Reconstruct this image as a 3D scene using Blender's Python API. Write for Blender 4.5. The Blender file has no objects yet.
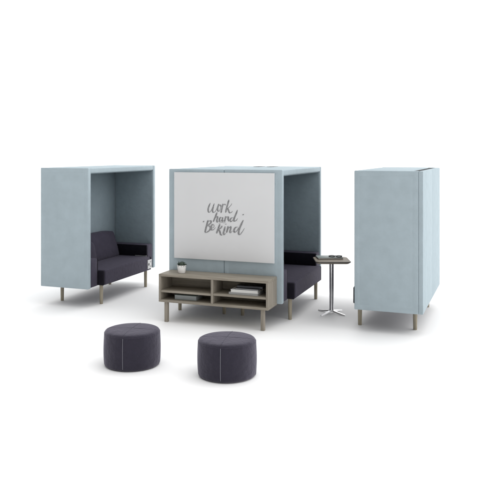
import bpy, bmesh, math, random
from mathutils import Vector, Matrix, noise
random.seed(7)
SC = bpy.context.scene
COL = SC.collection
S = 1.35                      # layout units -> metres
R = math.radians

# ------------------------------------------------------------------ materials
def lin(r, g, b):
    f = lambda c: c/12.92 if c <= .04045 else ((c+.055)/1.055)**2.4
    return (f(r/255), f(g/255), f(b/255), 1)

def new_mat(name):
    m = bpy.data.materials.new(name); m.use_nodes = True
    nt = m.node_tree
    return m, nt, nt.nodes['Principled BSDF']

def node(nt, kind, **kw):
    n = nt.nodes.new(kind)
    for k, v in kw.items():
        if k in n.inputs: n.inputs[k].default_value = v
        else: setattr(n, k, v)
    return n

def fabric(name, col, mottling=.10, weave=420, bump=.25, sheen=.0, rough=.9, blotch=5.0):
    m, nt, b = new_mat(name); L = nt.links.new
    tc = node(nt, 'ShaderNodeTexCoord')
    n1 = node(nt, 'ShaderNodeTexNoise', Scale=blotch, Detail=5.0, Roughness=.62)
    L(tc.outputs['Object'], n1.inputs['Vector'])
    n2 = node(nt, 'ShaderNodeTexNoise', Scale=weave*.45, Detail=2.0)
    L(tc.outputs['Object'], n2.inputs['Vector'])
    r1 = node(nt, 'ShaderNodeMapRange'); r1.inputs[1].default_value = .3; r1.inputs[2].default_value = .7
    r1.inputs[3].default_value = 1-mottling; r1.inputs[4].default_value = 1+mottling
    L(n1.outputs['Fac'], r1.inputs[0])
    r2 = node(nt, 'ShaderNodeMapRange'); r2.inputs[1].default_value = .3; r2.inputs[2].default_value = .7
    r2.inputs[3].default_value = 1-mottling*1.2; r2.inputs[4].default_value = 1+mottling*1.2
    L(n2.outputs['Fac'], r2.inputs[0])
    mu = node(nt, 'ShaderNodeMath', operation='MULTIPLY')
    L(r1.outputs[0], mu.inputs[0]); L(r2.outputs[0], mu.inputs[1])
    mx = node(nt, 'ShaderNodeVectorMath', operation='SCALE'); mx.inputs[0].default_value = col[:3]
    L(mu.outputs[0], mx.inputs['Scale']); L(mx.outputs[0], b.inputs['Base Color'])
    b.inputs['Roughness'].default_value = rough
    b.inputs['Specular IOR Level'].default_value = .2
    b.inputs['Sheen Weight'].default_value = sheen; b.inputs['Sheen Roughness'].default_value = .5; b.inputs['Sheen Tint'].default_value = (.88, .84, 1, 1)
    w1 = node(nt, 'ShaderNodeTexNoise', Scale=weave, Detail=1.0)
    L(tc.outputs['Object'], w1.inputs['Vector'])
    n3 = node(nt, 'ShaderNodeTexNoise', Scale=blotch*1.8, Detail=3.0)
    L(tc.outputs['Object'], n3.inputs['Vector'])
    ad = node(nt, 'ShaderNodeMath', operation='MULTIPLY_ADD'); ad.inputs[1].default_value = 6.0
    L(n3.outputs['Fac'], ad.inputs[0]); L(w1.outputs['Fac'], ad.inputs[2])
    bp = node(nt, 'ShaderNodeBump', Strength=bump, Distance=.0022)
    L(ad.outputs[0], bp.inputs['Height']); L(bp.outputs[0], b.inputs['Normal'])
    return m

def wood(name, c1, c2, axis):
    m, nt, b = new_mat(name); L = nt.links.new
    tc = node(nt, 'ShaderNodeTexCoord'); mp = node(nt, 'ShaderNodeMapping')
    sc = [46, 46, 46]; sc[axis] = 2.2; mp.inputs['Scale'].default_value = sc
    L(tc.outputs['Object'], mp.inputs['Vector'])
    n1 = node(nt, 'ShaderNodeTexNoise', Scale=1.0, Detail=6.0, Roughness=.65, Distortion=.3)
    L(mp.outputs[0], n1.inputs['Vector'])
    cr = node(nt, 'ShaderNodeValToRGB')
    cr.color_ramp.elements[0].position = .3; cr.color_ramp.elements[0].color = c1
    cr.color_ramp.elements[1].position = .72; cr.color_ramp.elements[1].color = c2
    L(n1.outputs['Fac'], cr.inputs[0]); L(cr.outputs[0], b.inputs['Base Color'])
    b.inputs['Roughness'].default_value = .55; b.inputs['Specular IOR Level'].default_value = .3
    bp = node(nt, 'ShaderNodeBump', Strength=.15, Distance=.001)
    L(n1.outputs['Fac'], bp.inputs['Height']); L(bp.outputs[0], b.inputs['Normal'])
    return m

def plain(name, col, rough=.5, metal=0.0, spec=.4, var=.04, scale=20):
    m, nt, b = new_mat(name); L = nt.links.new
    tc = node(nt, 'ShaderNodeTexCoord')
    n1 = node(nt, 'ShaderNodeTexNoise', Scale=scale, Detail=4.0)
    L(tc.outputs['Object'], n1.inputs['Vector'])
    r1 = node(nt, 'ShaderNodeMapRange'); r1.inputs[1].default_value = .3; r1.inputs[2].default_value = .7
    r1.inputs[3].default_value = 1-var; r1.inputs[4].default_value = 1+var
    L(n1.outputs['Fac'], r1.inputs[0])
    mx = node(nt, 'ShaderNodeVectorMath', operation='SCALE'); mx.inputs[0].default_value = col[:3]
    L(r1.outputs[0], mx.inputs['Scale']); L(mx.outputs[0], b.inputs['Base Color'])
    r2 = node(nt, 'ShaderNodeMapRange'); r2.inputs[3].default_value = max(0, rough-.06); r2.inputs[4].default_value = rough+.06
    L(n1.outputs['Fac'], r2.inputs[0]); L(r2.outputs[0], b.inputs['Roughness'])
    b.inputs['Metallic'].default_value = metal; b.inputs['Specular IOR Level'].default_value = spec
    return m

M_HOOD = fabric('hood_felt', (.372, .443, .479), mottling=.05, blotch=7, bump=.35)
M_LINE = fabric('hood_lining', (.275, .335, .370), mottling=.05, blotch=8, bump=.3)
M_SEAT = fabric('plum_fabric', (.044, .0385, .059), mottling=.09, blotch=11, bump=.5, sheen=.10)
M_OTTO = fabric('ottoman_fabric', (.0225, .0200, .0315), mottling=.12, blotch=13, bump=.5, sheen=.32)
M_SLOTSHADE = fabric('painted_slot_shade', (.045, .05, .055), mottling=.08)  # near-black colour stands in for the shade inside the roof slots
M_OTTO2 = fabric('ottoman_seam', (.060, .058, .074), mottling=.05, bump=.2)
M_BLACK = fabric('black_fabric', (.008, .007, .012), mottling=.10, blotch=12, bump=.5)
M_THREAD = fabric('pale_thread', (.19, .19, .215), mottling=.06, bump=.2)
M_WOODX = wood('greige_ash_long', lin(123, 116, 104), lin(161, 153, 140), 0)
M_WOODZ = wood('greige_ash_upright', lin(121, 114, 103), lin(161, 153, 141), 2)
M_OAK = wood('pale_oak', lin(131, 123, 106), lin(168, 159, 141), 2)
M_TOP = wood('table_ash', lin(108, 97, 84), lin(156, 145, 130), 0)
M_BOARD = plain('board_enamel', (.655, .658, .664), rough=.42, var=.012, scale=3)
M_INK = plain('grey_marker_ink', (.245, .245, .25), rough=.8, var=.35, scale=60, spec=.1)
M_CHROME = plain('brushed_steel', (.80, .80, .81), rough=.32, metal=1, var=.05)
M_DARKEDGE = plain('dark_edge', (.03, .027, .026), rough=.45)
M_WHITE = plain('white_ceramic', (.82, .81, .79), rough=.45, var=.02)
M_WPLASTIC = plain('white_plastic', (.62, .62, .62), rough=.4, var=.01)
M_BPLASTIC = plain('black_plastic', (.012, .012, .014), rough=.35)
M_SOIL = plain('soil', (.03, .024, .018), rough=.95, var=.3, scale=90)
M_LEAF = plain('succulent_leaf', (.085, .115, .090), rough=.55, var=.35, scale=40)
M_PAPER = plain('paper', (.72, .71, .68), rough=.8, var=.06, scale=200)
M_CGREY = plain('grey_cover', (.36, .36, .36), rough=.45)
M_CWHITE = plain('white_cover', (.80, .80, .80), rough=.4)
M_CBLACK = plain('black_cover', (.015, .015, .017), rough=.4)
M_CSLATE = plain('slate_cover', (.05, .052, .058), rough=.4)
M_CSAGE = plain('sage_cover', (.27, .32, .315), rough=.5)
M_SAGEPG = plain('sage_pages', (.42, .45, .45), rough=.8, var=.06, scale=200)
M_FLOOR = plain('white_studio_floor', (.89, .89, .89), rough=.75, var=.004, scale=2, spec=.15)

# ------------------------------------------------------------------ mesh helpers
def link(name, bm, mat, parent=None, smooth=False, loc=None):
    me = bpy.data.meshes.new(name)
    bmesh.ops.recalc_face_normals(bm, faces=bm.faces)
    bm.to_mesh(me); bm.free()
    for m in (mat if isinstance(mat, (list, tuple)) else [mat]): me.materials.append(m)
    if smooth:
        for p in me.polygons: p.use_smooth = True
        try: me.set_sharp_from_angle(angle=R(48))
        except Exception: pass
    o = bpy.data.objects.new(name, me); COL.objects.link(o)
    if parent: o.parent = parent
    if loc: o.location = loc
    return o

def empty(name, loc=(0, 0, 0), rz=0):
    o = bpy.data.objects.new(name, None); COL.objects.link(o)
    o.location = loc; o.rotation_euler = (0, 0, rz); o.empty_display_size = .1
    return o

def tag(o, label, cat, group=None):
    o['label'] = label; o['category'] = cat
    if group: o['group'] = group
    return o

def add_box(bm, x0, x1, y0, y1, z0, z1, bev=0.0, seg=3, rot=0.0, piv=None):
    t = bmesh.new()
    bmesh.ops.create_cube(t, size=1)
    for v in t.verts:
        v.co = Vector(((x0+x1)/2+v.co.x*(x1-x0), (y0+y1)/2+v.co.y*(y1-y0), (z0+z1)/2+v.co.z*(z1-z0)))
    if bev: bmesh.ops.bevel(t, geom=t.edges[:], offset=bev, segments=seg, profile=.5, affect='EDGES')
    if rot:
        piv = piv or Vector(((x0+x1)/2, (y0+y1)/2, 0))
        bmesh.ops.rotate(t, cent=piv, matrix=Matrix.Rotation(rot, 3, 'Z'), verts=t.verts)
    me = bpy.data.meshes.new('tmp'); t.to_mesh(me); t.free()
    bm.from_mesh(me); bpy.data.meshes.remove(me)

def box(name, dims, mat, parent=None, bev=.004, seg=3, smooth=True, rot=0.0):
    bm = bmesh.new(); add_box(bm, *dims, bev=bev, seg=seg, rot=rot)
    return link(name, bm, mat, parent, smooth)

def panel(name, dims, mat, parent, axis, bev=.010, margin=.034, faces=(1, -1), groove=.0006):
    """upholstered slab: rounded edges and a stitched seam running round each broad face"""
    bm = bmesh.new(); add_box(bm, *dims, bev=bev, seg=4)
    n = Vector((0, 0, 0)); n[axis] = 1
    for sgn in faces:
        bm.faces.ensure_lookup_table()
        f = max((f for f in bm.faces if f.normal.dot(n)*sgn > .95), key=lambda f: f.calc_area())
        bmesh.ops.inset_region(bm, faces=[f], thickness=margin, depth=0, use_even_offset=True)
        bmesh.ops.inset_region(bm, faces=[f], thickness=.0022, depth=-groove, use_even_offset=True)
        bmesh.ops.inset_region(bm, faces=[f], thickness=.0022, depth=groove, use_even_offset=True)
    return link(name, bm, mat, parent, True)

def lathe_bm(profile, n=96, cap=True):
    bm = bmesh.new(); rings = []
    for r, z in profile:
        if r < 1e-6: rings.append([bm.verts.new((0, 0, z))]); continue
        rings.append([bm.verts.new((r*math.cos(2*math.pi*k/n), r*math.sin(2*math.pi*k/n), z)) for k in range(n)])
    for a, b in zip(rings, rings[1:]):
        for k in range(n):
            k2 = (k+1) % n
            if len(a) == 1: bm.faces.new((a[0], b[k], b[k2]))
            elif len(b) == 1: bm.faces.new((a[k], a[k2], b[0]))
            else: bm.faces.new((a[k], a[k2], b[k2], b[k]))
    return bm

def tube_bm(pts, rad, n=8, bm=None, closed=False):
    bm = bm or bmesh.new(); rings = []; N = len(pts); pts = [Vector(p) for p in pts]
    for i, p in enumerate(pts):
        a = pts[(i-1) % N] if (closed or i) else p; b = pts[(i+1) % N] if (closed or i < N-1) else p
        t = (b-a).normalized()
        up = Vector((0, 0, 1)) if abs(t.z) < .9 else Vector((1, 0, 0))
        s = t.cross(up).normalized(); u = s.cross(t)
        r = rad[i] if isinstance(rad, (list, tuple)) else rad
        rings.append([bm.verts.new(p+r*(math.cos(2*math.pi*k/n)*s+math.sin(2*math.pi*k/n)*u)) for k in range(n)])
    for i in range(N if closed else N-1):
        A, B = rings[i], rings[(i+1) % N]
        for k in range(n): bm.faces.new((A[k], A[(k+1) % n], B[(k+1) % n], B[k]))
    if not closed:
        bm.faces.new(rings[0]); bm.faces.new(rings[-1])
    return bm

def pillow_bm(c, h, p=7, crown=0.0, seed=0, recline=0.0):
    """soft rounded cushion: superellipsoid with gentle unevenness"""
    bm = bmesh.new(); bmesh.ops.create_cube(bm, size=2)
    bmesh.ops.subdivide_edges(bm, edges=bm.edges[:], cuts=24, use_grid_fill=True)
    for v in bm.verts:
        q = v.co
        # spread the grid toward the edges so the rounding is well sampled
        d = Vector([math.copysign(1-(1-abs(k))**1.5, k) for k in q])
        s = sum(abs(k)**p for k in d)**(1/p)
        d = d/s
        f = (1-abs(d.y)**3)*(1-abs(d.z)**3)
        w = Vector((c[0]+h[0]*d.x*(1+.0*f), c[1]+h[1]*d.y, c[2]+h[2]*d.z))
        if d.x > 0: w.x += .030*f
        if d.z > 0: w.z += crown*(1-d.y**2)*d.z
        w.x -= recline*(w.z-(c[2]-h[2]))-recline*h[2]*.6
        nn = noise.noise(Vector((w.x*9+seed, w.y*9, w.z*9)))
        w += Vector((.0025*nn, 0, .0018*nn))
        v.co = w
    return bm

def children(o): return [c for c in bpy.data.objects if c.parent == o]
def copy_tree(o, parent=None):
    c = o.copy(); COL.objects.link(c); c.parent = parent
    for ch in children(o): copy_tree(ch, c)
    return c

EXPO = 0.72
SKY = dict(a=.60, b=.52, c=.42, d=.60)      # studio surround: base, overhead, backdrop side, right-hand side
LAMPS = []
# ------------------------------------------------------------------ the setting
bm = bmesh.new()
bmesh.ops.create_grid(bm, x_segments=4, y_segments=4, size=60)
fl = link('floor', bm, M_FLOOR); fl['kind'] = 'structure'

# ------------------------------------------------------------------ hooded sofa booth
W, D, ZB, ZT, T = 1.427, .553, .186, 1.37, .048
def make_booth(stepped=False):
    """stepped: the back slab stands outside the side walls with a dark channel on top; else it sits between them"""
    root = empty('hooded_sofa')
    hw = W/2; xs = .0372 if stepped else .0012; yb = hw-.001 if stepped else hw-T-.0005; xr = .100 if stepped else .0370
    for s in (-1, 1):
        y0, y1 = sorted((s*hw, s*(hw-T)))
        sp = panel('side_panel', (xs, D, y0, y1, ZB, ZT), M_HOOD, root, 1, faces=(s,), bev=.0075)
        y0, y1 = sorted((s*(hw-T+.0002), s*(hw-T-.006)))
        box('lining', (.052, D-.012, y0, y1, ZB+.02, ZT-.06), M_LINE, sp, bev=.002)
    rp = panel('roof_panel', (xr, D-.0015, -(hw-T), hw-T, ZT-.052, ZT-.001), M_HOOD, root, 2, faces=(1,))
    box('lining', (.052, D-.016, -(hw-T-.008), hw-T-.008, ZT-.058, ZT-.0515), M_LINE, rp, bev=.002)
    # back: outer slab with a centre seam, standing off the hood
    bm = bmesh.new()
    for s in (-1, 1):
        a, b = sorted((s*.0015, s*yb))
        add_box(bm, .001, .0365, a, b, ZB+.001, ZT-.0015, bev=.004, seg=4)
    bp = link('back_panel', bm, M_HOOD, root, True)
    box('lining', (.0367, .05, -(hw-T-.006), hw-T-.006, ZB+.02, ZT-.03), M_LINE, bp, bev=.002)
    if stepped: box('slot_shade', (.0372, .0995, -(hw-T-.001), hw-T-.001, ZT-.035, ZT-.005), M_SLOTSHADE, rp, bev=0)  # dark strip fills the roof slot, its unlit depth put into the colour
    # sofa
    bm = bmesh.new(); add_box(bm, .055, .606, -.489, .489, .192, .343, bev=.016, seg=5)
    st = link('seat', bm, M_SEAT, root, True)
    for s in (-1, 1):
        a, b = sorted((s*.4895, s*.516))
        box('end_cap', (.055, .603, a, b, .193, .338), M_BLACK, st, bev=.009)
    for s in (-1, 1):
        a, b = sorted((s*.5305, s*.656))
        ar = box('armrest', (.052, .545, a, b, .190, .467), M_SEAT, root, bev=.012, seg=4)
        a, b = sorted((s*.517, s*.530))
        box('arm_pad', (.14, .542, a, b, .346, .462), M_BLACK, ar, bev=.004)
        a, b = sorted((s*.517, s*.530))
        box('arm_base', (.06, .540, a, b, .192, .345), M_BLACK, ar, bev=.003)
    bm = pillow_bm((.128, .120, .478), (.068, .372, .140), p=14, crown=.010, seed=3.1, recline=.30)
    link('back_cushion', bm, M_SEAT, root, True)
    bm = pillow_bm((.165, -.262, .452), (.080, .232, .118), p=5, crown=.010, seed=9.2, recline=.22)
    link('back_cushion', bm, M_SEAT, root, True)
    for x in (.092, .553):
        for s in (-1, 1):
            bm = lathe_bm([(0, 0), (.0150, 0), (.0160, .003), (.0185, .15), (.0185, .199), (0, .199)], 28)
            link('leg', bm, M_OAK, root, True, (x, s*.473, 0))
    return root

booth = make_booth()
LOC = {'L': (-1.9665, -.032, 0), 'CR': (0.0002, 0, 0), 'CL': (-.0002, 0, 0), 'R': (1.7665, .0196, 0)}
GB = 'hooded sofas with blue felt shells'
b_cl = copy_tree(booth); b_l = copy_tree(booth); b_r = make_booth(True)
booth.location = LOC['CR']
b_cl.location = LOC['CL']; b_cl.rotation_euler.z = math.pi
b_r.location = LOC['R']; b_r.rotation_euler.z = math.pi-R(.72); b_r.scale.x = 1.036
b_l.location = LOC['L']; b_l.rotation_euler.z = R(.29)
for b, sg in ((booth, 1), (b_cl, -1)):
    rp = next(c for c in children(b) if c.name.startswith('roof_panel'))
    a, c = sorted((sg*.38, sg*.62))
    box('short_slot_shade', (.045, .100, a, c, ZT-.02, ZT+.0015), M_SLOTSHADE, rp, bev=.0008)  # dark block painting the shade of a short slot in the roof
tag(booth, 'blue hooded sofa opening toward the small side table, behind the right half of the whiteboard', 'booth sofa', GB)
tag(b_cl, 'blue hooded sofa turned away behind the left half of the whiteboard, mostly hidden', 'booth sofa', GB)
tag(b_r, 'blue hooded sofa seen from behind, its plain side wall facing the viewer', 'booth sofa', GB)
tag(b_l, 'blue hooded sofa with white power outlet on its seat corner and open front showing', 'booth sofa', GB)

# power outlet at the far front corner of the left booth's seat
seat_l = next(c for c in children(b_l) if c.name.startswith('seat'))
PO = box('power_outlet', (.6055, .6105, .418, .512, .212, .312), M_WPLASTIC, seat_l, bev=.002)
def disc_x(cy, cz, r, x0, x1):
    t = lathe_bm([(0, 0), (r, 0), (r, x1-x0), (0, x1-x0)], 28)
    bmesh.ops.rotate(t, cent=(0, 0, 0), matrix=Matrix.Rotation(R(90), 3, 'Y'), verts=t.verts)
    bmesh.ops.translate(t, vec=(x0, cy, cz), verts=t.verts)
    return t
link('socket', disc_x(.443, .262, .0155, .6100, .6114), M_BPLASTIC, PO, True)
for cz in (.236, .288):
    box('socket', (.6100, .6114, .470, .500, cz-.009, cz+.009), M_CGREY, PO, bev=.0006)
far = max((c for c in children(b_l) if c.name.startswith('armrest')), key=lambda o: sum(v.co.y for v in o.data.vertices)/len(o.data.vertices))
box('pale_strip', (.40, .545, .503, .5165, .3405, .3455), M_CGREY, far, bev=.001)  # pale strip added along the seat edge by the far arm

# ------------------------------------------------------------------ whiteboard with lettering
YB = -.7136
wb = empty('whiteboard', (0, YB, .545))
box('board', (-.490, .484, -.0205, -.002, 0, .795), M_BOARD, wb, bev=.0015)
STROKES = [[(-0.124, 1.064), (-0.137, 1.037), (-0.146, 1.008), (-0.143, 0.981), (-0.127, 0.982), (-0.11, 1.009), (-0.096, 1.041), (-0.087, 1.06)], [(-0.086, 1.06), (-0.098, 1.023), (-0.104, 0.991), (-0.093, 0.978), (-0.075, 0.989), (-0.058, 1.021), (-0.047, 1.053), (-0.038, 1.045)], [(-0.03, 1.048), (-0.044, 1.04), (-0.054, 1.018), (-0.051, 0.995), (-0.038, 0.991), (-0.027, 1.011), (-0.024, 1.035), (-0.03, 1.048), (-0.018, 1.038), (-0.007, 1.046)], [(-0.001, 1.06), (-0.007, 1.036), (-0.014, 1.006), (-0.021, 0.974)], [(-0.013, 1.014), (-0.001, 1.044), (0.014, 1.055), (0.026, 1.047)], [(0.058, 1.098), (0.047, 1.063), (0.034, 1.018), (0.024, 0.978)], [(0.033, 1.013), (0.05, 1.021), (0.075, 1.046), (0.086, 1.064)], [(0.044, 1.021), (0.053, 1.0), (0.064, 0.98), (0.081, 0.983), (0.092, 0.996)], [(-0.057, 0.981), (-0.073, 0.944), (-0.088, 0.909), (-0.097, 0.893)], [(-0.091, 0.906), (-0.075, 0.93), (-0.058, 0.942), (-0.054, 0.931), (-0.061, 0.907), (-0.055, 0.891), (-0.041, 0.902)], [(-0.007, 0.933), (-0.024, 0.935), (-0.035, 0.918), (-0.033, 0.9), (-0.02, 0.903), (-0.007, 0.925)], [(-0.001, 0.938), (-0.008, 0.914), (-0.006, 0.9), (0.006, 0.904), (0.019, 0.92)], [(0.028, 0.947), (0.021, 0.923), (0.013, 0.895)], [(0.021, 0.923), (0.034, 0.939), (0.05, 0.942), (0.05, 0.921), (0.058, 0.906), (0.071, 0.912)], [(0.102, 0.936), (0.082, 0.933), (0.069, 0.914), (0.078, 0.9), (0.095, 0.915), (0.106, 0.936)], [(0.14, 1.008), (0.124, 0.968), (0.107, 0.926), (0.109, 0.905), (0.129, 0.914), (0.143, 0.935)], [(-0.044, 0.881), (-0.027, 0.886), (-0.01, 0.89), (0.007, 0.887), (0.027, 0.89)], [(-0.147, 0.907), (-0.16, 0.861), (-0.172, 0.818), (-0.178, 0.791)], [(-0.165, 0.872), (-0.145, 0.894), (-0.121, 0.9), (-0.121, 0.881), (-0.156, 0.853)], [(-0.156, 0.853), (-0.127, 0.849), (-0.127, 0.822), (-0.15, 0.8), (-0.176, 0.789)], [(-0.11, 0.834), (-0.09, 0.845), (-0.09, 0.864), (-0.106, 0.866), (-0.117, 0.844), (-0.113, 0.82), (-0.093, 0.821), (-0.073, 0.843)], [(-0.03, 0.876), (-0.043, 0.842), (-0.057, 0.807), (-0.064, 0.788)], [(-0.007, 0.859), (-0.024, 0.837), (-0.05, 0.825)], [(-0.047, 0.828), (-0.033, 0.81), (-0.024, 0.781), (-0.007, 0.774)], [(0.021, 0.855), (0.013, 0.825), (0.004, 0.793), (0.013, 0.78), (0.027, 0.797)], [(0.027, 0.878), (0.028, 0.873)], [(0.05, 0.858), (0.043, 0.829), (0.033, 0.797)], [(0.038, 0.813), (0.055, 0.84), (0.072, 0.854), (0.075, 0.838), (0.067, 0.809), (0.075, 0.801), (0.092, 0.818)], [(0.143, 0.854), (0.12, 0.848), (0.106, 0.824), (0.114, 0.806), (0.134, 0.819), (0.151, 0.851)], [(0.196, 0.918), (0.176, 0.879), (0.156, 0.833), (0.151, 0.797), (0.163, 0.787), (0.187, 0.814), (0.207, 0.846)], [(0.193, 0.971), (0.196, 0.963)], [(-0.194, 0.895), (-0.189, 0.888)]]
def catmull(P, n=10):
    P = [Vector(p) for p in P]; out = []
    Q = [P[0]*2-P[1]]+P+[P[-1]*2-P[-2]]
    for i in range(1, len(Q)-2):
        a, b, c, d = Q[i-1:i+3]
        for k in range(n):
            t = k/n
            out.append(.5*((2*b)+(c-a)*t+(2*a-5*b+4*c-d)*t*t+(3*b-a-3*c+d)*t**3))
    out.append(Q[-2]); return out
bm = bmesh.new()
for si, st in enumerate(STROKES):
    P = catmull(st) if len(st) > 2 else [Vector(st[0]).lerp(Vector(st[1]), k/8) for k in range(9)]
    n = len(P); y = -.0207-si*.00008; prev = None
    thin = len(st) <= 5 and max(q[1] for q in st)-min(q[1] for q in st) < .012 and len(st) > 2
    for i, q in enumerate(P):
        d = (P[min(i+1, n-1)]-P[max(i-1, 0)]).normalized()
        down = max(0, -d.y*.9+d.x*.15)                             # brush pressed on the down strokes, lifted on the way up
        wdt = (.0046+.0096*down) if not thin else .0026
        e = min(i, n-1-i)/max(1, n-1)
        wdt *= min(1, .40+e*4.5); yy = y-i*.0000015
        wdt *= 1+.08*noise.noise(Vector((i*.7, si*3.3, 0)))
        o = Vector((-d.y, d.x))*wdt*.62
        a = bm.verts.new((q.x+o.x, yy, q.y-.545+o.y)); b = bm.verts.new((q.x-o.x, yy, q.y-.545-o.y))
        if prev: bm.faces.new((prev[0], a, b, prev[1]))
        prev = (a, b)
link('lettering', bm, M_INK, wb)
tag(wb, 'pale grey whiteboard with brush lettering hung on the blue felt wall', 'whiteboard')

# ------------------------------------------------------------------ media console
CX0, CX1, CY0, CY1 = -.532, .505, -.965, -.7175
mc = empty('media_console', (0, 0, 0))
t = .021
box('top', (CX0, CX1, CY0, CY1, .430-t, .430), M_WOODX, mc, bev=.0015)
box('base', (CX0, CX1, CY0, CY1, .180, .180+t), M_WOODX, mc, bev=.0015)
for x in (CX0, CX1-t): box('side_panel', (x, x+t, CY0+.0006, CY1, .180+t, .430-t), M_WOODZ, mc, bev=.0015)
box('divider', (-.0245, -.0035, CY0+.001, CY1, .180+t, .430-t), M_WOODZ, mc, bev=.0015)
box('back_panel', (CX0+t, CX1-t, CY1-.012, CY1-.001, .180+t, .430-t), M_WOODX, mc, bev=0)
box('shelf', (CX0+t, -.0245, CY0+.004, CY1-.0125, .267, .286), M_WOODX, mc, bev=.0012)
box('shelf', (-.0035, CX1-t, CY0+.004, CY1-.0125, .271, .290), M_WOODX, mc, bev=.0012)
for x in (-.466, .448):
    bm = bmesh.new(); add_box(bm, x-.0165, x+.0165, -.9515, -.9185, 0, .1795, bev=.003)
    link('leg', bm, M_WOODZ, mc, True)
tag(mc, 'low greige wooden media console with open shelves below the whiteboard', 'console')

# plant on the console
pp = empty('potted_plant', (-.358, -.85, .430))
link('pot', lathe_bm([(0, .001), (.030, .001), (.0325, .004), (.0415, .070), (.0405, .0725), (.038, .0715), (.036, .060), (0, .060)], 48), M_WHITE, pp, True)
link('soil', lathe_bm([(0, .0605), (.0362, .0605), (.0358, .064), (.02, .067), (0, .068)], 24), M_SOIL, pp, True)
bm = bmesh.new()
for k in range(150):
    a = random.uniform(0, 2*math.pi); tilt = random.uniform(.05, 1.15); ln = random.uniform(.026, .048)*(1-.18*tilt)
    w = random.uniform(.0045, .0085)
    r0 = random.uniform(0, .026)
    base = Vector((r0*math.cos(a), r0*math.sin(a), .064))
    d = Vector((math.cos(a)*math.sin(tilt), math.sin(a)*math.sin(tilt), math.cos(tilt)))
    sd = d.cross(Vector((0, 0, 1))).normalized(); up = sd.cross(d)
    rows = []
    for i in range(5):
        u = i/4; c = base+d*ln*u+Vector((0, 0, -.012*tilt*u*u))
        ww = w*math.sin(math.pi*min(1, .18+u*.82))*(1 if i < 4 else .15)
        rows.append((bm.verts.new(c-sd*ww), bm.verts.new(c+up*(-.002)), bm.verts.new(c+sd*ww)))
    for p, q in zip(rows, rows[1:]):
        bm.faces.new((p[0], p[1], q[1], q[0])); bm.faces.new((p[1], p[2], q[2], q[1]))
link('foliage', bm, M_LEAF, pp, True)
tag(pp, 'small green succulent in white pot on the console top', 'plant')

# books
def book(label, x0, x1, y0, y1, z0, z1, rot, cover, pages=None, cov=.0022, group='books on the console shelves'):
    pages = pages or M_PAPER
    root = empty('book', ((x0+x1)/2, (y0+y1)/2, z0), rot)
    hx, hy, h = (x1-x0)/2, (y1-y0)/2, z1-z0
    bm = bmesh.new()
    add_box(bm, -hx, hx, -hy, hy, .0, cov, bev=.0006, seg=2)
    add_box(bm, -hx, hx, -hy, hy, h-cov, h, bev=.0006, seg=2)
    add_box(bm, -hx, hx, hy-cov, hy+.0004, cov*.5, h-cov*.5, bev=.0005, seg=2)
    link('cover', bm, cover, root, True)
    box('pages', (-hx+.003, hx-.003, -hy+.003, hy-cov-.0002, cov+.0001, h-cov-.0001), pages, root, bev=0)
    return tag(root, label, 'book', group)
zs = .2903
book('grey book at the bottom of the stack on the right shelf', .130, .402, -.935, -.775, zs, zs+.0175, R(0), M_CGREY, plain('grey_pages', (.45, .45, .44), rough=.8))
book('thick white book in the middle of the stack on the right shelf', .148, .398, -.932, -.785, zs+.0178, zs+.0425, R(1.2), M_CWHITE)
book('thin slate book under the black one on the right shelf', .190, .405, -.925, -.785, zs+.0428, zs+.0545, R(-2), M_CSLATE, M_CGREY)
book('black book on top of the stack on the right shelf', .195, .430, -.905, -.775, zs+.0548, zs+.0750, R(3), M_CBLACK, M_CSLATE)
book('sage green book lying alone on the lower left shelf', -.405, -.190, -.905, -.765, .2013, .2400, R(1), M_CSAGE, M_SAGEPG)

# ------------------------------------------------------------------ side table
TX, TY, TZ = .852, -.098, .510
TA = R(20)
st_ = empty('side_table', (TX, TY, 0), TA)
def rrect(hx, hy, r, n=10):
    out = []
    for cx, cy, a0 in ((hx-r, hy-r, 0), (-(hx-r), hy-r, 90), (-(hx-r), -(hy-r), 180), (hx-r, -(hy-r), 270)):
        for k in range(n+1):
            a = R(a0+90*k/n); out.append((cx+r*math.cos(a), cy+r*math.sin(a)))
    return out
def slab_bm(layers):
    bm = bmesh.new(); rings = [[bm.verts.new((x, y, z)) for x, y in ring] for ring, z in layers]
    for A, B in zip(rings, rings[1:]):
        for k in range(len(A)): bm.faces.new((A[k], A[(k+1) % len(A)], B[(k+1) % len(A)], B[k]))
    bm.faces.new(rings[0]); bm.faces.new(rings[-1]); return bm
H = .166
tp = link('tabletop', slab_bm([(rrect(H-.020, H-.020, .035), TZ-.022), (rrect(H-.003, H-.003, .043), TZ-.0095), (rrect(H-.003, H-.003, .043), TZ-.002), (rrect(H-.0045, H-.0045, .0415), TZ)]), M_TOP, st_, True)
link('edge_band', slab_bm([(rrect(H-.002, H-.002, .044), TZ-.0092), (rrect(H, H, .045), TZ-.008), (rrect(H, H, .045), TZ-.0035), (rrect(H-.002, H-.002, .044), TZ-.0022)]), M_DARKEDGE, tp, True)
link('column', lathe_bm([(0, .028), (.0235, .028), (.0235, .034), (.0205, .037), (.0205, TZ-.030), (.045, TZ-.027), (.045, TZ-.0225), (0, TZ-.0225)], 48), M_CHROME, st_, True)
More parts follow.
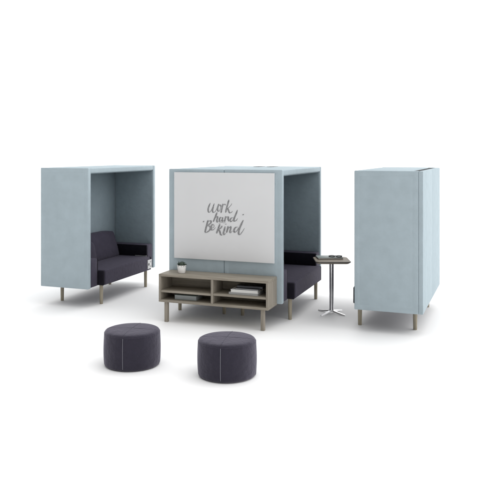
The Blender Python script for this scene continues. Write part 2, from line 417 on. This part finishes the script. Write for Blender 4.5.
for k in range(4):
    a = R(45+90*k)
    bm = bmesh.new(); rings = []
    for u in range(9):
        q = u/8; r = .008+.150*q; zt = .036-.026*q**.8; zb = max(.0005, .022-.030*q) if q < .98 else .0005
        hw = .0125-.0055*q
        c = Vector((math.cos(a)*r, math.sin(a)*r, 0)); sd = Vector((-math.sin(a), math.cos(a), 0))
        rings.append([bm.verts.new(c-sd*hw+Vector((0, 0, zb))), bm.verts.new(c+sd*hw+Vector((0, 0, zb))),
                      bm.verts.new(c+sd*hw*.75+Vector((0, 0, zt))), bm.verts.new(c-sd*hw*.75+Vector((0, 0, zt)))])
    for A, B in zip(rings, rings[1:]):
        for j in range(4): bm.faces.new((A[j], A[(j+1) % 4], B[(j+1) % 4], B[j]))
    bm.faces.new(rings[0]); bm.faces.new(rings[-1])
    bmesh.ops.bevel(bm, geom=[e for e in bm.edges if e.calc_face_angle(0) > .6], offset=.0012, segments=2, affect='EDGES')
    link('foot', bm, M_CHROME, st_, True)
tag(st_, 'small square side table with steel column and four splayed feet', 'side table')

# things on the side table
def on_table(x, y): 
    c, s = math.cos(TA), math.sin(TA); return (TX+c*x-s*y, TY+s*x+c*y)
mx, my = on_table(-.012, .075)
mg = empty('magazine', (mx, my, TZ+.0004), TA+R(4))
box('cover', (-.120, .120, -.075, .075, 0, .0022), M_CSLATE, mg, bev=.0006)
box('pages', (-.117, .117, -.073, .073, .0024, .0138), M_PAPER, mg, bev=.001)
box('front_cover', (-.120, .120, -.075, .075, .0140, .0158), M_CSAGE, mg, bev=.0006)
tag(mg, 'thin magazine lying on the side table under the spectacles', 'magazine')
gx, gy = on_table(.040, .025)
gl = empty('spectacles', (gx, gy, TZ+.0165), TA+R(-8))
def lean(p):
    x, y, z = p; c, q = math.cos(R(28)), math.sin(R(28))     # folded open, lying on the temples with the rims leaning back
    return (x*.92, y+z*q*1.6, .0042+z*c*.22)
for s in (-1, 1):
    bm = tube_bm([lean((s*.036+.029*math.cos(R(a)), 0, .0195+.0195*math.sin(R(a)))) for a in range(0, 360, 15)], .0042, 8, closed=True)
    link('rim', bm, M_BPLASTIC, gl, True)
    bm = tube_bm([lean((s*.066, .000, .028)), lean((s*.068, .030, .022)), lean((s*.066, .060, .004)), (s*.055, .085, .0040)], .0034, 8)
    link('temple', bm, M_BPLASTIC, gl, True)
link('bridge', tube_bm([lean((-.0085, 0, .026)), lean((0, -.002, .029)), lean((.0085, 0, .026))], .0036, 8), M_BPLASTIC, gl, True)
tag(gl, 'black spectacles resting on the magazine on the side table', 'spectacles')

# ------------------------------------------------------------------ ottomans
def make_ottoman():
    root = empty('ottoman')
    r, h = .2015, .2415
    prof = [(0, .002), (.165, .002), (.184, .0035), (.192, .009), (.1965, .018)]
    for k in range(1, 10):
        u = k/9; prof.append((.1965+.0042*math.sin(math.pi*u)**.8-.0005*u, .018+.197*u))
    side = [p for p in prof if p[0] > .17]
    top = [(.1950, h-.0225), (.1928, h-.0165), (.1885, h-.0105), (.182, h-.0062), (.170, h-.0028), (.13, h-.0012), (.07, h+.0012), (.001, h+.002), (0, h+.002)]
    bm = lathe_bm(prof+top, 128)
    for v in bm.verts:
        nn = noise.noise(Vector((v.co.x*11, v.co.y*11, v.co.z*7)))
        v.co += Vector((v.co.x, v.co.y, 0)).normalized()*.0020*nn if v.co.z < h*.88 else Vector((0, 0, .0014*nn))
    link('cushion_body', bm, M_OTTO, root, True)
    ring = [(.1945*math.cos(R(a)), .1945*math.sin(R(a)), h-.0215) for a in range(0, 360, 4)]
    link('piping', tube_bm(ring, .0018, 8, closed=True), M_OTTO, root, True)
    full = side+[(.1952, h-.0232)]
    for k in range(4):
        a = R(90*k)
        bm = bmesh.new()
        # pairs of small stitches either side of the join
        tube_bm([((q[0]+.0008)*math.cos(a), (q[0]+.0008)*math.sin(a), q[1]) for q in full], .0016, 6, bm)
        link('side_seam', bm, M_THREAD, root, True)
        tpts = [(.1928, h-.0162), (.1885, h-.0102), (.182, h-.0058), (.170, h-.0024), (.13, h-.0010), (.07, h+.0014), (.004, h+.0022)]
        link('top_seam', tube_bm([(q[0]*math.cos(a), q[0]*math.sin(a), q[1]-.0002) for q in tpts], .0010, 6), M_OTTO2, root, True)
    return root
oA = make_ottoman(); oB = copy_tree(oA)
GO = 'round ottomans on the white floor'
oA.location = (-.133, -2.163, 0); oA.scale = oB.scale = (1.02, 1.02, 1.065); oA.rotation_euler.z = R(280)
oB.location = (.596, -2.150, 0); oB.rotation_euler.z = R(279)
tag(oA, 'round dark purple ottoman standing in front of the console\'s left leg', 'ottoman', GO)
tag(oB, 'round dark purple ottoman standing in front of the console\'s right leg', 'ottoman', GO)

# ------------------------------------------------------------------ scale everything to metres
done = set()
for o in list(bpy.data.objects):
    o.location = o.location*S
    if o.type == 'MESH' and o.data.name not in done:
        done.add(o.data.name); o.data.transform(Matrix.Scale(S, 4))

# ------------------------------------------------------------------ camera
cd = bpy.data.cameras.new('camera'); cam = bpy.data.objects.new('camera', cd); COL.objects.link(cam)
cam.location = Vector((2.3648, -6.6439, 1.5317))*S
cam.rotation_euler = (R(90), 0, R(20.43))
cd.sensor_width = 36; cd.sensor_fit = 'HORIZONTAL'
cd.lens = 703.34/480*36
cd.shift_y = -(240-151.53)/480
cd.clip_end = 500
SC.camera = cam

# ------------------------------------------------------------------ light
wd = bpy.data.worlds.new('World'); SC.world = wd; wd.use_nodes = True
nt = wd.node_tree; L = nt.links.new
tc = nt.nodes.new('ShaderNodeTexCoord')
def dot(v):
    n = nt.nodes.new('ShaderNodeVectorMath'); n.operation = 'DOT_PRODUCT'; n.inputs[1].default_value = v
    L(tc.outputs['Generated'], n.inputs[0]); return n.outputs['Value']
def mad(x, k, y, clamp=False):
    n = nt.nodes.new('ShaderNodeMath'); n.operation = 'MULTIPLY_ADD'; L(x, n.inputs[0]); n.inputs[1].default_value = k
    if isinstance(y, float): n.inputs[2].default_value = y
    else: L(y, n.inputs[2])
    return n.outputs[0]
cs, sn = math.cos(R(20.43)), math.sin(R(20.43))
v = mad(dot((0, 0, 1)), SKY['b'], SKY['a'])
v = mad(dot((-sn, cs, 0)), SKY['c'], v)
v = mad(dot((cs, sn, 0)), SKY['d'], v)
mxn = nt.nodes.new('ShaderNodeMath'); mxn.operation = 'MAXIMUM'; L(v, mxn.inputs[0]); mxn.inputs[1].default_value = .06
nt.nodes['Background'].inputs[0].default_value = (1, 1, 1, 1)
L(mxn.outputs[0], nt.nodes['Background'].inputs[1])
def area(name, loc, target, size, power, color=(1, 1, 1)):
    ld = bpy.data.lights.new(name, 'AREA'); ld.shape = 'RECTANGLE'; ld.size, ld.size_y = size; ld.energy = power; ld.color = color
    o = bpy.data.objects.new(name, ld); COL.objects.link(o); o.location = loc
    o.rotation_euler = (Vector(target)-Vector(loc)).to_track_quat('-Z', 'Y').to_euler()
    return o
for a in LAMPS: area(*a)
SC.view_settings.view_transform = 'Standard'; SC.view_settings.look = 'None'
SC.view_settings.exposure = EXPO; SC.view_settings.gamma = 1
SC.render.engine = 'CYCLES'
SC.cycles.max_bounces = 8; SC.cycles.diffuse_bounces = 7
try:
    SC.cycles.use_denoising = True
except Exception: pass
